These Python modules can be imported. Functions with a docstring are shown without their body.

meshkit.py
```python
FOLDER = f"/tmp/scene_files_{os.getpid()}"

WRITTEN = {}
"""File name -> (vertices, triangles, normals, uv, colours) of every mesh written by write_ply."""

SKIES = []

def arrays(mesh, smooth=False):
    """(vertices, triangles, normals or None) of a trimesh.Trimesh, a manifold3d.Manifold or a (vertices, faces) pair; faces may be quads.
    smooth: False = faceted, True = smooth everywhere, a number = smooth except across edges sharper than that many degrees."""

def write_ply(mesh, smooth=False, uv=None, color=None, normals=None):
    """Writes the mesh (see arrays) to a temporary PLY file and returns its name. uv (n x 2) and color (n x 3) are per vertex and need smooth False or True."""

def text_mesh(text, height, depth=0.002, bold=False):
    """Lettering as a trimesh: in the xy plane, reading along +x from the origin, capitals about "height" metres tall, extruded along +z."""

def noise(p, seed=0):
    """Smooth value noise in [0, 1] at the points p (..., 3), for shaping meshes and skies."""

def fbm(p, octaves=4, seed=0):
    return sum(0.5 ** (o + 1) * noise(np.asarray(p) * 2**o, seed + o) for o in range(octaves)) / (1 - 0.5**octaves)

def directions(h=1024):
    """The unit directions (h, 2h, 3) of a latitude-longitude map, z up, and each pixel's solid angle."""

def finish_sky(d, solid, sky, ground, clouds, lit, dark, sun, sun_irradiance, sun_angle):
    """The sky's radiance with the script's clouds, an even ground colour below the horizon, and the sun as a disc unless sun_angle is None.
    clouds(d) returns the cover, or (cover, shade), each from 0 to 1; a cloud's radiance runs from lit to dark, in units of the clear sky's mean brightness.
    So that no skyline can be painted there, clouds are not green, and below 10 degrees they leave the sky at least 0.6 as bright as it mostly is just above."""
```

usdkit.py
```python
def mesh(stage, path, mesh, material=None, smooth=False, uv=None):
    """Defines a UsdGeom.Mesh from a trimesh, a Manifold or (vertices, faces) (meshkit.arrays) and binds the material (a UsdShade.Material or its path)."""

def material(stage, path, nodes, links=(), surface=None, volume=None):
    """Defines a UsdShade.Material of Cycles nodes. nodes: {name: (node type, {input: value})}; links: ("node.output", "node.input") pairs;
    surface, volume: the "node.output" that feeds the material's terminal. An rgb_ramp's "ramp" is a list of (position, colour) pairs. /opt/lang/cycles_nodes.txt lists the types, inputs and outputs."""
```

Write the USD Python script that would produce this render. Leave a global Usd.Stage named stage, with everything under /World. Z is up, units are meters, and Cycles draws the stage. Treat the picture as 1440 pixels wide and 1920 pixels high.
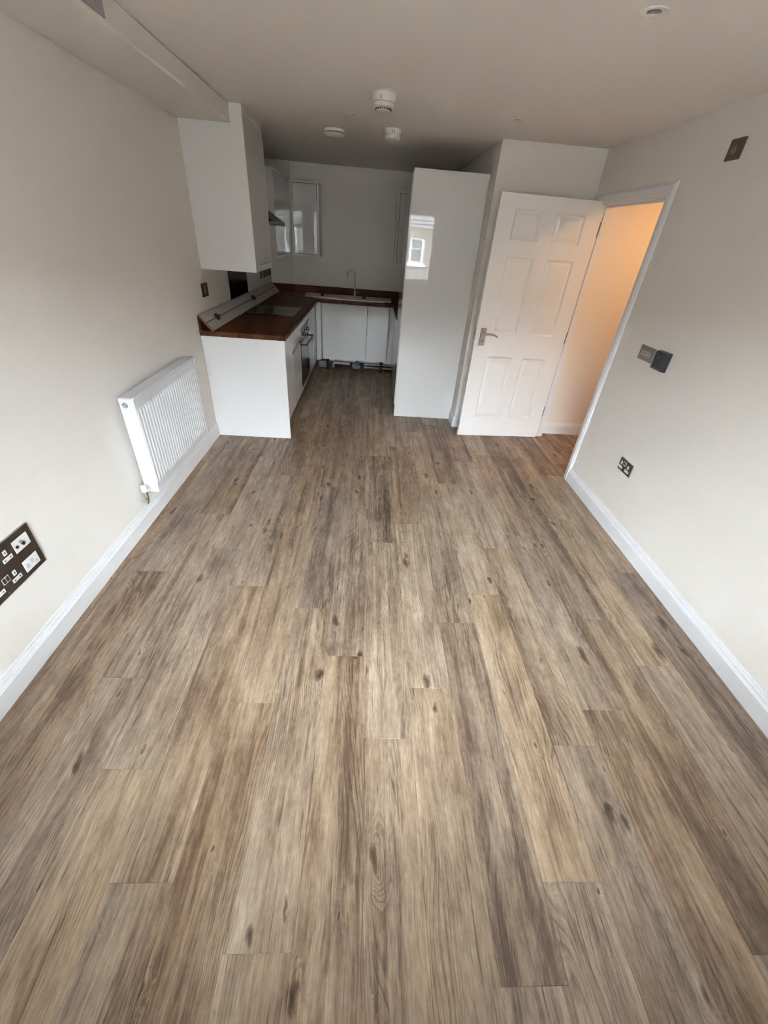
import math, random
import numpy as np
import trimesh
import manifold3d as m3
from pxr import Usd, UsdGeom, UsdLux, UsdShade, Sdf, Gf, Vt
import usdkit, meshkit

random.seed(7)
rng = np.random.default_rng(7)
stage = Usd.Stage.CreateInMemory()
UsdGeom.SetStageUpAxis(stage, 'Z')
UsdGeom.SetStageMetersPerUnit(stage, 1.0)
UsdGeom.Xform.Define(stage, '/World')
UsdGeom.Scope.Define(stage, '/World/Looks')

# ------------------------------------------------------------------ camera
PITCH, ROLL, YAW = 34.386, 4.7415, 3.9409
CX, CZ, FPX = 1.3766, 1.6488, 754.3
P, Rr, Yw = map(math.radians, (PITCH, ROLL, YAW))
fwd = np.array([math.sin(Yw) * math.cos(P), math.cos(Yw) * math.cos(P), -math.sin(P)])
rt = np.array([math.cos(Yw), -math.sin(Yw), 0.0])
up = np.cross(rt, fwd)
rt2 = rt * math.cos(Rr) + up * math.sin(Rr)
up2 = np.cross(rt2, fwd)
cam = UsdGeom.Camera.Define(stage, '/World/camera')
cam.CreateHorizontalApertureAttr(36.0)
cam.CreateVerticalApertureAttr(48.0)
cam.CreateFocalLengthAttr(36.0 * FPX / 1440)
cam.CreateClippingRangeAttr(Gf.Vec2f(0.02, 200))
cam.CreateExposureAttr(4.6)
cam.AddTransformOp().Set(Gf.Matrix4d(*rt2, 0, *up2, 0, *(-fwd), 0, CX, 0.0, CZ, 1))

# ------------------------------------------------------------------ daylight: an overcast sky
sky = UsdLux.DomeLight.Define(stage, '/World/sky')
sky.CreateColorAttr(Gf.Vec3f(0.865, 0.935, 1.02))
sky.CreateIntensityAttr(1.0)

# ------------------------------------------------------------------ room measures (from the photograph)
W, H = 3.164, 2.3185            # right wall, ceiling
YN = -1.02                      # window wall
YK = 6.4785                     # far kitchen wall
YS, XS = 4.1087, 2.328          # partition front, kitchen right wall
BX, BZ = 0.358, 2.2188          # ceiling beam
WIN = (0.50, 2.62, 0.89, 2.08)  # window opening x0 x1 z0 z1

# ------------------------------------------------------------------ materials
def mat(name, nodes, links=(), surface='p.BSDF'):
    return usdkit.material(stage, '/World/Looks/' + name, nodes, links, surface=surface)

def plain(name, col, rough=0.5, metal=0.0, bump=0, bscale=300, coat=0.0, spec=0.5, ior=1.5):
    n = {'p': ('principled_bsdf', {'base_color': col, 'roughness': rough, 'metallic': metal, 'coat_weight': coat, 'specular_ior_level': spec, 'ior': ior})}
    l = []
    if bump:
        n['g'] = ('geometry', {})
        n['t'] = ('noise_texture', {'scale': bscale, 'detail': 3})
        n['b'] = ('bump', {'strength': bump, 'distance': 0.002})
        l = [('g.position', 't.vector'), ('t.fac', 'b.height'), ('b.normal', 'p.normal')]
    return mat(name, n, l)

M = {}
M['wall'] = plain('wall_paint', (0.725, 0.69, 0.64), 0.75, bump=0.12, bscale=160)
M['ceil'] = plain('ceiling_paint', (0.78, 0.735, 0.67), 0.85, bump=0.12, bscale=160)
M['hall'] = plain('hall_paint', (0.73, 0.68, 0.61), 0.75, bump=0.1, bscale=160)
M['white'] = plain('white_gloss_paint', (0.69, 0.695, 0.70), 0.35, bump=0.03, bscale=60)
M['door'] = plain('door_paint', (0.76, 0.75, 0.73), 0.38, bump=0.03, bscale=60)
M['gloss'] = plain('white_gloss_board', (0.63, 0.625, 0.61), 0.02)
M['plinth'] = plain('plinth_board_back', (0.43, 0.395, 0.36), 0.5)
M['edge'] = plain('white_board_edge', (0.67, 0.665, 0.655), 0.3)
M['carcass'] = plain('white_melamine', (0.62, 0.62, 0.61), 0.4)
M['enamel'] = plain('radiator_enamel', (0.62, 0.63, 0.645), 0.3)
M['plastic'] = plain('white_plastic', (0.68, 0.655, 0.61), 0.35)
M['upvc'] = plain('window_plastic', (0.80, 0.81, 0.81), 0.3)
M['shutter'] = plain('grey_white_shutter', (0.50, 0.50, 0.51), 0.4)
M['insert'] = plain('white_insert', (0.70, 0.695, 0.69), 0.3)
M['bronze'] = plain('dark_bronze_plate', (0.075, 0.058, 0.046), 0.42, 0.55)
M['bronze2'] = plain('brushed_bronze_plate', (0.26, 0.22, 0.185), 0.38, 0.8)
M['rim'] = plain('plate_rim', (0.45, 0.42, 0.38), 0.25, 0.9)
M['satin'] = plain('satin_nickel', (0.48, 0.44, 0.39), 0.32, 0.95)
M['chrome'] = plain('chrome', (0.72, 0.72, 0.72), 0.1, 1.0)
M['steel'] = plain('stainless_steel', (0.5, 0.5, 0.49), 0.28, 1.0)
M['hood'] = plain('dark_hood_steel', (0.10, 0.097, 0.093), 0.3, 0.9)
M['silver'] = plain('silver_plate', (0.42, 0.41, 0.42), 0.4, 0.7)
M['hinge'] = plain('hinge_steel', (0.20, 0.18, 0.16), 0.4, 0.9)
M['black'] = plain('black_plastic', (0.016, 0.017, 0.02), 0.32)
M['screen'] = plain('dark_screen', (0.03, 0.034, 0.042), 0.18)
M['grey'] = plain('grey_print', (0.25, 0.26, 0.28), 0.5)
M['blackglass'] = plain('black_glass', (0.006, 0.006, 0.007), 0.12, spec=0.16)
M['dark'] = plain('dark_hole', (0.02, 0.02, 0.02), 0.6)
M['lampglass'] = plain('lamp_lens', (0.30, 0.28, 0.25), 0.25)
M['ovenpanel'] = plain('oven_panel_steel', (0.32, 0.32, 0.32), 0.3, 0.9)
M['pipe'] = plain('white_pipe', (0.36, 0.34, 0.34), 0.4)
M['greypipe'] = plain('grey_fitting', (0.16, 0.18, 0.20), 0.5)
M['subfloor'] = plain('underlay', (0.10, 0.08, 0.065), 0.9)
M['brown'] = plain('brown_edge', (0.10, 0.045, 0.022), 0.5)

# window pane: clear, with a reflection
M['pane'] = mat('window_pane', {'f': ('fresnel', {'IOR': 1.45}), 't': ('transparent_bsdf', {'color': (0.96, 0.97, 0.97)}),
    'g': ('glossy_bsdf', {'color': (1, 1, 1), 'roughness': 0.01}), 'm': ('mix_closure', {})},
    [('f.fac', 'm.fac'), ('t.BSDF', 'm.closure1'), ('g.BSDF', 'm.closure2')], surface='m.closure')

# oiled hardwood worktop in narrow staves
def wood_block(name, along):
    rot = (0, 0, 0) if along == 'x' else (0, 0, math.pi / 2)
    return mat(name, {
        'g': ('geometry', {}), 'm': ('mapping', {'rotation': rot}),
        'br': ('brick_texture', {'color1': (0.05, 0.05, 0.05), 'color2': (0.95, 0.95, 0.95), 'mortar': (0.0, 0.0, 0.0), 'scale': 1.0, 'mortar_size': 0.0006, 'bias': 0.0, 'brick_width': 0.31, 'row_height': 0.043, 'offset': 0.37}),
        'mp': ('mapping', {'scale': (6, 130, 60)}), 'n': ('noise_texture', {'scale': 1.0, 'detail': 4, 'distortion': 0.4}),
        'mx': ('mix_float', {'fac': 0.56}),
        'r': ('rgb_ramp', {'ramp': [(0.0, (0.020, 0.007, 0.0035)), (0.3, (0.060, 0.021, 0.009)), (0.6, (0.105, 0.038, 0.015)), (1.0, (0.165, 0.066, 0.027))]}),
        'bw': ('rgb_to_bw', {}),
        'p': ('principled_bsdf', {'roughness': 0.5, 'specular_ior_level': 0.16})},
        [('g.position', 'm.vector'), ('m.vector', 'br.vector'), ('m.vector', 'mp.vector'), ('mp.vector', 'n.vector'), ('br.color', 'bw.color'),
         ('bw.val', 'mx.a'), ('n.fac', 'mx.b'), ('mx.result', 'r.fac'), ('r.color', 'p.base_color')])
M['wood_y'] = wood_block('oiled_worktop_wood', 'y')
M['wood_x'] = wood_block('oiled_upstand_wood', 'x')

# rustic oak floor planks: the primvar "plank" holds (seed, tone, hue) for each plank
def plank_material():
    N, L = {}, []
    def node(n, kind, **k): N[n] = (kind, k); return n
    def link(a, b): L.append((a, b))
    node('a', 'attribute', attribute='plank')
    node('sa', 'separate_xyz'); link('a.vector', 'sa.vector')
    node('g', 'geometry')
    # every plank reads another part of the pattern
    node('off', 'vector_math', math_type='multiply', vector2=(37.1, 53.7, 11.3))
    node('sv', 'combine_xyz'); link('sa.x', 'sv.x'); link('sa.x', 'sv.y'); link('sa.x', 'sv.z')
    link('sv.vector', 'off.vector1')
    node('pos', 'vector_math', math_type='add'); link('g.position', 'pos.vector1'); link('off.vector', 'pos.vector2')
    def noise(n, scale, detail=2.0, rough=0.5, dist=0.0):
        node(n + '_m', 'mapping', scale=scale); link('pos.vector', n + '_m.vector')
        node(n, 'noise_texture', scale=1.0, detail=detail, roughness=rough, distortion=dist); link(n + '_m.vector', n + '.vector')
        return n
    def math_(n, t, a=None, b=None, c=None, clamp=False):
        N[n] = ('math', {'math_type': t, 'use_clamp': clamp})
        for k, x in (('value1', a), ('value2', b), ('value3', c)):
            if x is None: continue
            if isinstance(x, str): link(x, n + '.' + k)
            else: N[n][1][k] = x
        return n + '.value'
    def rng_(n, src, f0, f1, t0, t1, smooth=True):
        node(n, 'map_range', range_type='smoothstep' if smooth else 'linear', from_min=f0, from_max=f1, to_min=t0, to_max=t1, clamp=True); link(src, n + '.value'); return n + '.result'
    # knots: stretched cells, some of them holding a knot
    noise('kw', (22, 12, 1), 3)
    node('kvm', 'mapping', scale=(7.0, 3.0, 1.0)); link('pos.vector', 'kvm.vector')
    node('kw1', 'vector_math', math_type='subtract', vector2=(0.5, 0.5, 0.5)); link('kw.color', 'kw1.vector1')
    node('kw2', 'vector_math', math_type='scale', scale=0.34); link('kw1.vector', 'kw2.vector1')
    node('kva', 'vector_math', math_type='add'); link('kvm.vector', 'kva.vector1'); link('kw2.vector', 'kva.vector2')
    node('kv', 'voronoi_texture', dimensions='2D', feature='f1', scale=1.0, randomness=1.0); link('kva.vector', 'kv.vector')
    node('kc', 'separate_color'); link('kv.color', 'kc.color')
    has = rng_('khas', 'kc.r', 0.56, 0.58, 0.0, 1.0)
    s3 = math_('s3', 'power', 'kc.g', 2.5)
    size = rng_('ksize', s3, 0.0, 1.0, 0.40, 1.9, False)
    kd = math_('kd', 'divide', 'kv.distance', size)
    bump = math_('kbump', 'multiply', rng_('kb0', kd, 0.0, 0.42, 1.0, 0.0), has)
    core = math_('kcore', 'multiply', rng_('kc0', kd, 0.010, 0.050, 1.0, 0.0), has)
    halo = math_('khalo', 'multiply', rng_('kh0', kd, 0.02, 0.24, 1.0, 0.0), has)
    rim = math_('krim', 'multiply', rng_('kr0', kd, 0.05, 0.11, 0.0, 1.0), halo)
    # grain lines: height field whose level lines are the growth rings
    noise('w1', (4.0, 0.75, 1), 2, 0.45)
    noise('w2', (24, 3.0, 1), 1, 0.4)
    node('sp', 'separate_xyz'); link('pos.vector', 'sp.vector')
    t1 = math_('t1', 'multiply', 'sp.x', 85.0)
    t2 = math_('t2', 'multiply_add', 'w1.fac', 34.0, t1)
    t3 = math_('t3', 'multiply_add', 'w2.fac', 1.6, t2)
    t4 = math_('t4', 'multiply_add', bump, 5.0, t3)
    t5 = math_('t5', 'multiply', t4, 6.2832)
    s1 = math_('s1', 'sine', t5)
    ring = rng_('ring', s1, 0.0, 1.0, 0.0, 1.0)
    t6 = math_('t6', 'multiply', t4, 14.3)
    s2 = math_('s2', 'sine', t6)
    ring2 = rng_('ring2', s2, 0.1, 1.0, 0.0, 1.0)
    # where rings are strong
    noise('rs', (13, 1.6, 1), 3)
    rstr = rng_('rstr', 'rs.fac', 0.42, 0.62, 0.03, 1.0)
    # pores: fine streaks along the plank
    noise('pf', (300, 20, 1), 3, 0.7)
    noise('pm', (95, 5.5, 1), 4, 0.65, 0.15)
    noise('flame', (34, 7.5, 1), 3, 0.55, 0.8)
    noise('crk', (75, 3.0, 1), 3, 0.6, 0.35)
    crack = rng_('crack', 'crk.fac', 0.62, 0.70, 0.0, 1.0)
    # strips with clear edges, clouds of tone
    noise('strip', (9, 0.40, 1), 1, 0.45)
    strip1 = rng_('strip1', 'strip.fac', 0.475, 0.515, -0.06, 0.06)
    noise('stripb', (26, 0.5, 1), 1, 0.45)
    strip2 = rng_('strip2', 'stripb.fac', 0.56, 0.60, 0.02, -0.13)
    noise('cloud', (11, 3.6, 1), 5, 0.62, 0.4)
    noise('cross', (55, 45, 1), 3, 0.6)
    tone0 = math_('tone0', 'add', strip1, strip2)
    tone1 = math_('tone1', 'multiply_add', 'cloud.fac', 0.90, tone0)
    tone2 = math_('tone2', 'add', tone1, 'sa.y')
    tone2b = math_('tone2b', 'multiply_add', 'flame.fac', 0.42, tone2)
    tone3 = math_('tone3', 'multiply_add', 'pm.fac', 0.70, tone2b)
    tone4 = math_('tone4', 'multiply_add', 'pf.fac', 0.66, tone3)
    tone5 = math_('tone5', 'multiply_add', 'cross.fac', 0.26, tone4)
    ra = math_('ra', 'multiply', ring, rstr)
    rb = math_('rb', 'multiply', ring2, rstr)
    tone6 = math_('tone6', 'multiply_add', ra, -0.19, tone5)
    tone7 = math_('tone7', 'multiply_add', rb, -0.09, tone6)
    tone8 = math_('tone8', 'multiply_add', halo, -0.36, tone7)
    tone9 = math_('tone9', 'multiply_add', rim, 0.46, tone8)
    fin = math_('fin', 'multiply_add', tone9, 0.88, -0.825)
    node('ramp', 'rgb_ramp', ramp=[(0.0, (0.080, 0.050, 0.032)), (0.22, (0.152, 0.102, 0.067)), (0.45, (0.252, 0.182, 0.123)), (0.70, (0.374, 0.284, 0.197)), (1.0, (0.54, 0.440, 0.318))])
    link(fin, 'ramp.fac')
    # greyer or redder planks
    noise('hn', (6, 0.8, 1), 2)
    hs = math_('hs', 'multiply_add', 'hn.fac', 0.30, 'sa.z')
    node('grey', 'hsv', fac=1.0, hue=0.5, value=1.0); link('ramp.color', 'grey.color'); link(hs, 'grey.saturation')
    node('c1', 'mix', mix_type='mix', color2=(0.075, 0.046, 0.030))
    cfac = math_('cfac', 'multiply', crack, 0.74); link(cfac, 'c1.fac'); link('grey.color', 'c1.color1')
    node('c2', 'mix', mix_type='mix', color2=(0.045, 0.028, 0.019))
    kfac = math_('kfac', 'multiply', core, 0.85); link(kfac, 'c2.fac'); link('c1.color', 'c2.color1')
    h1 = math_('h1', 'multiply_add', 'pf.fac', 0.5, 'pm.fac')
    h2 = math_('h2', 'multiply_add', ra, -0.35, h1)
    node('bmp', 'bump', strength=0.16, distance=0.0012); link(h2, 'bmp.height')
    ro = math_('ro', 'multiply_add', 'pm.fac', 0.16, 0.40)
    node('p', 'principled_bsdf', specular_ior_level=0.42)
    link('c2.color', 'p.base_color'); link('bmp.normal', 'p.normal'); link(ro, 'p.roughness')
    return mat('rustic_oak_plank', N, L)
M['plank'] = plank_material()

# facade across the street
M['stone'] = mat('pale_render', {'g': ('geometry', {}), 'n': ('noise_texture', {'scale': 2.5, 'detail': 5}),
    'r': ('rgb_ramp', {'ramp': [(0.3, (0.130, 0.112, 0.091)), (0.7, (0.172, 0.150, 0.124))]}), 'p': ('principled_bsdf', {'roughness': 0.9})},
    [('g.position', 'n.vector'), ('n.fac', 'r.fac'), ('r.color', 'p.base_color')])
M['stonewhite'] = plain('white_masonry', (0.50, 0.495, 0.49), 0.7)
M['band'] = plain('pale_masonry_band', (0.22, 0.215, 0.22), 0.8)
M['farglass'] = plain('far_window_glass', (0.10, 0.11, 0.12), 0.08)
M['asphalt'] = plain('asphalt', (0.05, 0.05, 0.052), 0.9)

# ------------------------------------------------------------------ helpers
taken = {}
ORIGIN = {}
def numbered(parent, name):
    k = (parent, name); n = taken.get(k, 0); taken[k] = n + 1
    return f'{parent}/{name}' if n == 0 else f'{parent}/{name}_{n:03d}'

def tag(prim, label=None, cat=None, group=None, kind=None):
    for k, v in (('label', label), ('category', cat), ('group', group), ('kind', kind)):
        if v: prim.SetCustomDataByKey(k, v)
    return prim

def thing(name, label, cat, loc=(0, 0, 0), rotz=0.0, group=None, kind=None, local=False):
    """An Xform at the thing's base. Parts are given in world coordinates unless local is set."""
    path = numbered('/World', name)
    x = UsdGeom.Xform.Define(stage, path)
    x.AddTranslateOp().Set(Gf.Vec3d(*map(float, loc)))
    if rotz: x.AddRotateZOp().Set(float(rotz))
    ORIGIN[path] = np.zeros(3) if local else np.asarray(loc, float)
    tag(x.GetPrim(), label, cat, group, kind)
    return path

def to_mesh(g):
    if isinstance(g, list):
        g = trimesh.util.concatenate([to_mesh(x) for x in g])
    if hasattr(g, 'to_mesh'):
        q = g.to_mesh(); g = trimesh.Trimesh(np.array(q.vert_properties[:, :3]), np.array(q.tri_verts), process=False)
    return g

def part(parent, name, geom, material, smooth=False, label=None, kind=None):
    path = numbered(parent, name)
    top = '/'.join(parent.split('/')[:3])
    g = to_mesh(geom).copy(); g.apply_translation(-ORIGIN[top])
    m = usdkit.mesh(stage, path, g, M[material] if isinstance(material, str) else material, smooth=smooth)
    if label or kind: tag(m.GetPrim(), label=label, kind=kind)
    return path

def solo(name, geom, material, label, cat, group=None, kind=None, smooth=False):
    """A thing that is one mesh."""
    path = numbered('/World', name)
    g = to_mesh(geom).copy()
    b = g.bounds; o = np.array([(b[0][0] + b[1][0]) / 2, (b[0][1] + b[1][1]) / 2, b[0][2]])
    g.apply_translation(-o)
    m = usdkit.mesh(stage, path, g, M[material], smooth=smooth)
    m.AddTranslateOp().Set(Gf.Vec3d(*map(float, o)))
    tag(m.GetPrim(), label, cat, group, kind)
    return path

def dup(src, loc, label, group=None):
    was = stage.GetPrimAtPath(src).GetCustomData()
    path = numbered('/World', src.split('/')[-1])
    x = UsdGeom.Xform.Define(stage, path)
    x.GetPrim().GetReferences().AddInternalReference(src)
    x.GetPrim().SetInstanceable(True)
    UsdGeom.Xformable(x).ClearXformOpOrder()
    x.AddTranslateOp().Set(Gf.Vec3d(*map(float, loc)))
    tag(x.GetPrim(), label, was['category'], group or was.get('group'))
    return path

def cb(x0, x1, y0, y1, z0, z1, c=0.0012):
    """Box with chamfered edges."""
    c = min(c, 0.45 * min(x1 - x0, y1 - y0, z1 - z0))
    if c <= 0:
        m = trimesh.creation.box((x1 - x0, y1 - y0, z1 - z0)); m.apply_translation(((x0 + x1) / 2, (y0 + y1) / 2, (z0 + z1) / 2)); return m
    pts = []
    for x, sx in ((x0, 1), (x1, -1)):
        for y, sy in ((y0, 1), (y1, -1)):
            for z, sz in ((z0, 1), (z1, -1)):
                pts += [(x + sx * c, y + sy * c, z), (x + sx * c, y, z + sz * c), (x, y + sy * c, z + sz * c)]
    return to_mesh(m3.Manifold.hull_points(np.array(pts, float)))

def mbox(x0, x1, y0, y1, z0, z1):
    return m3.Manifold.cube((x1 - x0, y1 - y0, z1 - z0)).translate((x0, y0, z0))

def hull(pts): return m3.Manifold.hull_points(np.array(pts, float))

def prism(profile, p0, p1, ex, ez=(0, 0, 1)):
    """Extrudes a closed profile of (a, b) from p0 to p1; a runs along ex, b along ez. p0, p1 may be lists of per-point shifts along the run (mitres)."""
    ex, ez = np.array(ex, float), np.array(ez, float)
    pr = np.array(profile, float)
    d = np.array(p1, float) - np.array(p0, float); d /= np.linalg.norm(d)
    ring = pr[:, :1] * ex + pr[:, 1:] * ez
    v = np.vstack([np.array(p0) + ring, np.array(p1) + ring]); n = len(pr)
    f = []
    for i in range(n):
        j = (i + 1) % n
        f += [(i, j, n + j), (i, n + j, n + i)]
    t = m3.triangulate([pr])
    tt = np.array(t, int)
    f = np.vstack([np.array(f), tt[:, ::-1], tt + n])
    m = trimesh.Trimesh(v, f, process=False)
    m.fix_normals()
    return m

def lathe(profile, centre, axis='z', n=40):
    """Revolves (r, h) pairs."""
    pr = np.array(profile, float)
    m = trimesh.creation.revolve(pr, sections=n)
    if axis == 'x': m.apply_transform(trimesh.transformations.rotation_matrix(math.pi / 2, (0, 1, 0)))
    if axis == '-x': m.apply_transform(trimesh.transformations.rotation_matrix(-math.pi / 2, (0, 1, 0)))
    if axis == 'y': m.apply_transform(trimesh.transformations.rotation_matrix(-math.pi / 2, (1, 0, 0)))
    if axis == '-y': m.apply_transform(trimesh.transformations.rotation_matrix(math.pi / 2, (1, 0, 0)))
    if axis == '-z': m.apply_transform(trimesh.transformations.rotation_matrix(math.pi, (1, 0, 0)))
    m.apply_translation(centre)
    if m.volume < 0: m.invert()
    return m

def tube(points, r, n=14, cap=True):
    p = np.array(points, float); k = len(p)
    r = np.broadcast_to(np.asarray(r, float), (k,))
    t = np.gradient(p, axis=0); t /= np.linalg.norm(t, axis=1)[:, None]
    a = np.cross(t[0], (0, 0, 1.0) if abs(t[0][2]) < 0.9 else (1.0, 0, 0)); a /= np.linalg.norm(a)
    v, f = [], []
    ang = np.arange(n) * 2 * math.pi / n
    for i in range(k):
        a = a - t[i] * (a @ t[i]); a /= np.linalg.norm(a); b = np.cross(t[i], a)
        v.append(p[i] + r[i] * (np.cos(ang)[:, None] * a + np.sin(ang)[:, None] * b))
    v = np.vstack(v)
    for i in range(k - 1):
        for j in range(n):
            q = (j + 1) % n
            f += [(i * n + j, i * n + q, (i + 1) * n + q), (i * n + j, (i + 1) * n + q, (i + 1) * n + j)]
    if cap:
        c0, c1 = len(v), len(v) + 1
        v = np.vstack([v, p[0], p[-1]])
        for j in range(n):
            q = (j + 1) % n
            f += [(c0, q, j), (c1, (k - 1) * n + j, (k - 1) * n + q)]
    m = trimesh.Trimesh(v, f, process=False); m.fix_normals()
    return m

def arc(c, r, a0, a1, u, v, n=10):
    c, u, v = map(lambda q: np.array(q, float), (c, u, v))
    return [tuple(c + r * (math.cos(a) * u + math.sin(a) * v)) for a in np.linspace(a0, a1, n)]

def cyl(p0, p1, r, n=24):
    return tube([p0, tuple((np.array(p0) + np.array(p1)) / 2), p1], r, n)

# ------------------------------------------------------------------ SETTING: floor of planks
floor = thing('floor', 'wide rustic oak-effect floor planks running towards the kitchen', 'floor', (W / 2, 3.0, 0), kind='structure')
part(floor, 'subfloor', cb(-0.1, 4.9, YN - 0.1, YK + 0.1, -0.06, -0.0105, 0), 'subfloor')
PW, PL, X0 = 0.19, 1.243, 0.10
known = {0.48: 0.69, 0.67: 0.379, 0.86: 0.947, 1.05: 0.230, 1.24: 1.186, 1.43: 0.808, 1.62: 1.03, 1.81: 0.16, 2.00: 0.372, 2.19: 0.79, 2.38: 0.94, 2.57: 0.21, 0.29: 1.05, 0.10: 0.47, 2.76: 1.17, 2.95: 0.60}
prng = random.Random(11)
last = 0
for k in range(-1, 25):
    xa, xb = X0 + k * PW, X0 + (k + 1) * PW
    j0 = next((v for q, v in known.items() if abs(q - xa) < 0.02), prng.uniform(0, PL))
    spans = [(max(xa, -0.02), min(xb, W + 0.02), YN, YK)] if xa < W - 0.005 else []
    if xb > W + 0.03: spans.append((max(xa, W + 0.02), min(xb, 4.75), 2.3, 4.075))
    for (a, b, ya, yb) in spans:
        if b - a < 0.005: continue
        n0 = math.floor((ya - j0) / PL) - 1
        for q in range(n0, n0 + 9):
            s, e = j0 + q * PL, j0 + (q + 1) * PL
            s, e = max(s, ya), min(e, yb)
            if e - s < 0.01: continue
            g = 0.00025
            bx = cb(a + g, b - g, s + g, e - g, -0.010, 0.0 - prng.choice((0, 0.0001, 0.0002)), 0.0006)
            pth = part(floor, 'plank', bx, 'plank')
            tone = prng.choice((-0.12, -0.06, -0.01, 0.03, 0.06, 0.09)) + prng.uniform(-0.02, 0.02)
            hue = prng.uniform(0.70, 0.91)
            nv = len(bx.vertices)
            UsdGeom.PrimvarsAPI(stage.GetPrimAtPath(pth)).CreatePrimvar('plank', Sdf.ValueTypeNames.Float3Array, 'vertex').Set(
                Vt.Vec3fArray.FromNumpy(np.tile(np.array([prng.uniform(0, 9), tone, hue], np.float32), (nv, 1))))

# ------------------------------------------------------------------ SETTING: walls, ceiling
solo('wall_left', cb(-0.1, 0, YN - 0.1, YK + 0.1, -0.06, H + 0.1, 0), 'wall', 'long cream wall behind the radiator', 'wall', kind='structure')
solo('wall_far', cb(0, XS + 0.1, YK, YK + 0.1, -0.06, H + 0.1, 0), 'wall', 'cream end wall of the kitchen behind the tap', 'wall', kind='structure')
solo('pipe_boxing', cb(0, 0.312, 6.435, YK, 0, H, 0.001), 'wall', 'shallow boxed pipe duct in the far left kitchen corner', 'boxing', kind='structure')
part_w = mbox(XS, W + 0.1, YS, YS + 0.1, -0.06, H + 0.1) + mbox(XS, XS + 0.1, YS, YK, -0.06, H + 0.1)
solo('wall_partition', part_w, 'wall', 'short cream wall between the kitchen recess and the open door', 'wall', kind='structure')
DY0, DY1, DZ = 3.088, 3.966, 1.962
LIN = 0.028
right = mbox(W, W + 0.1, YN - 0.1, YS, -0.06, H + 0.1) - mbox(W - 0.1, W + 0.2, DY0 - LIN, DY1 + LIN, 0.0, DZ + LIN) - mbox(W - 0.1, W + 0.2, DY0 - LIN, DY1 + LIN, -0.0105, 0.01)
solo('wall_right', right, 'wall', 'cream wall with the doorway and the switch plates', 'wall', kind='structure')
near = mbox(0, W, YN - 0.25, YN, -0.06, H + 0.1) - mbox(WIN[0], WIN[1], YN - 0.4, YN + 0.1, WIN[2], WIN[3])
solo('wall_near', near, 'wall', 'window wall behind the viewer', 'wall', kind='structure')
LIGHTS = [(2.271, 2.013), (1.206, 3.825), (2.262, 3.515)]
ceil = mbox(-0.1, W + 0.1, YN - 0.25, YK + 0.1, H, H + 0.1)
for lx, ly in LIGHTS: ceil = ceil - m3.Manifold.cylinder(0.08, 0.0245, 0.0245, 32).translate((lx, ly, H - 0.01))
solo('ceiling', ceil, 'ceil', 'plain cream painted ceiling', 'ceiling', kind='structure')
solo('ceiling_beam', cb(0, BX, YN, 4.44, BZ, H, 0.009), 'wall', 'shallow boxed beam running along the top of the left wall', 'beam', kind='structure')
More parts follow.
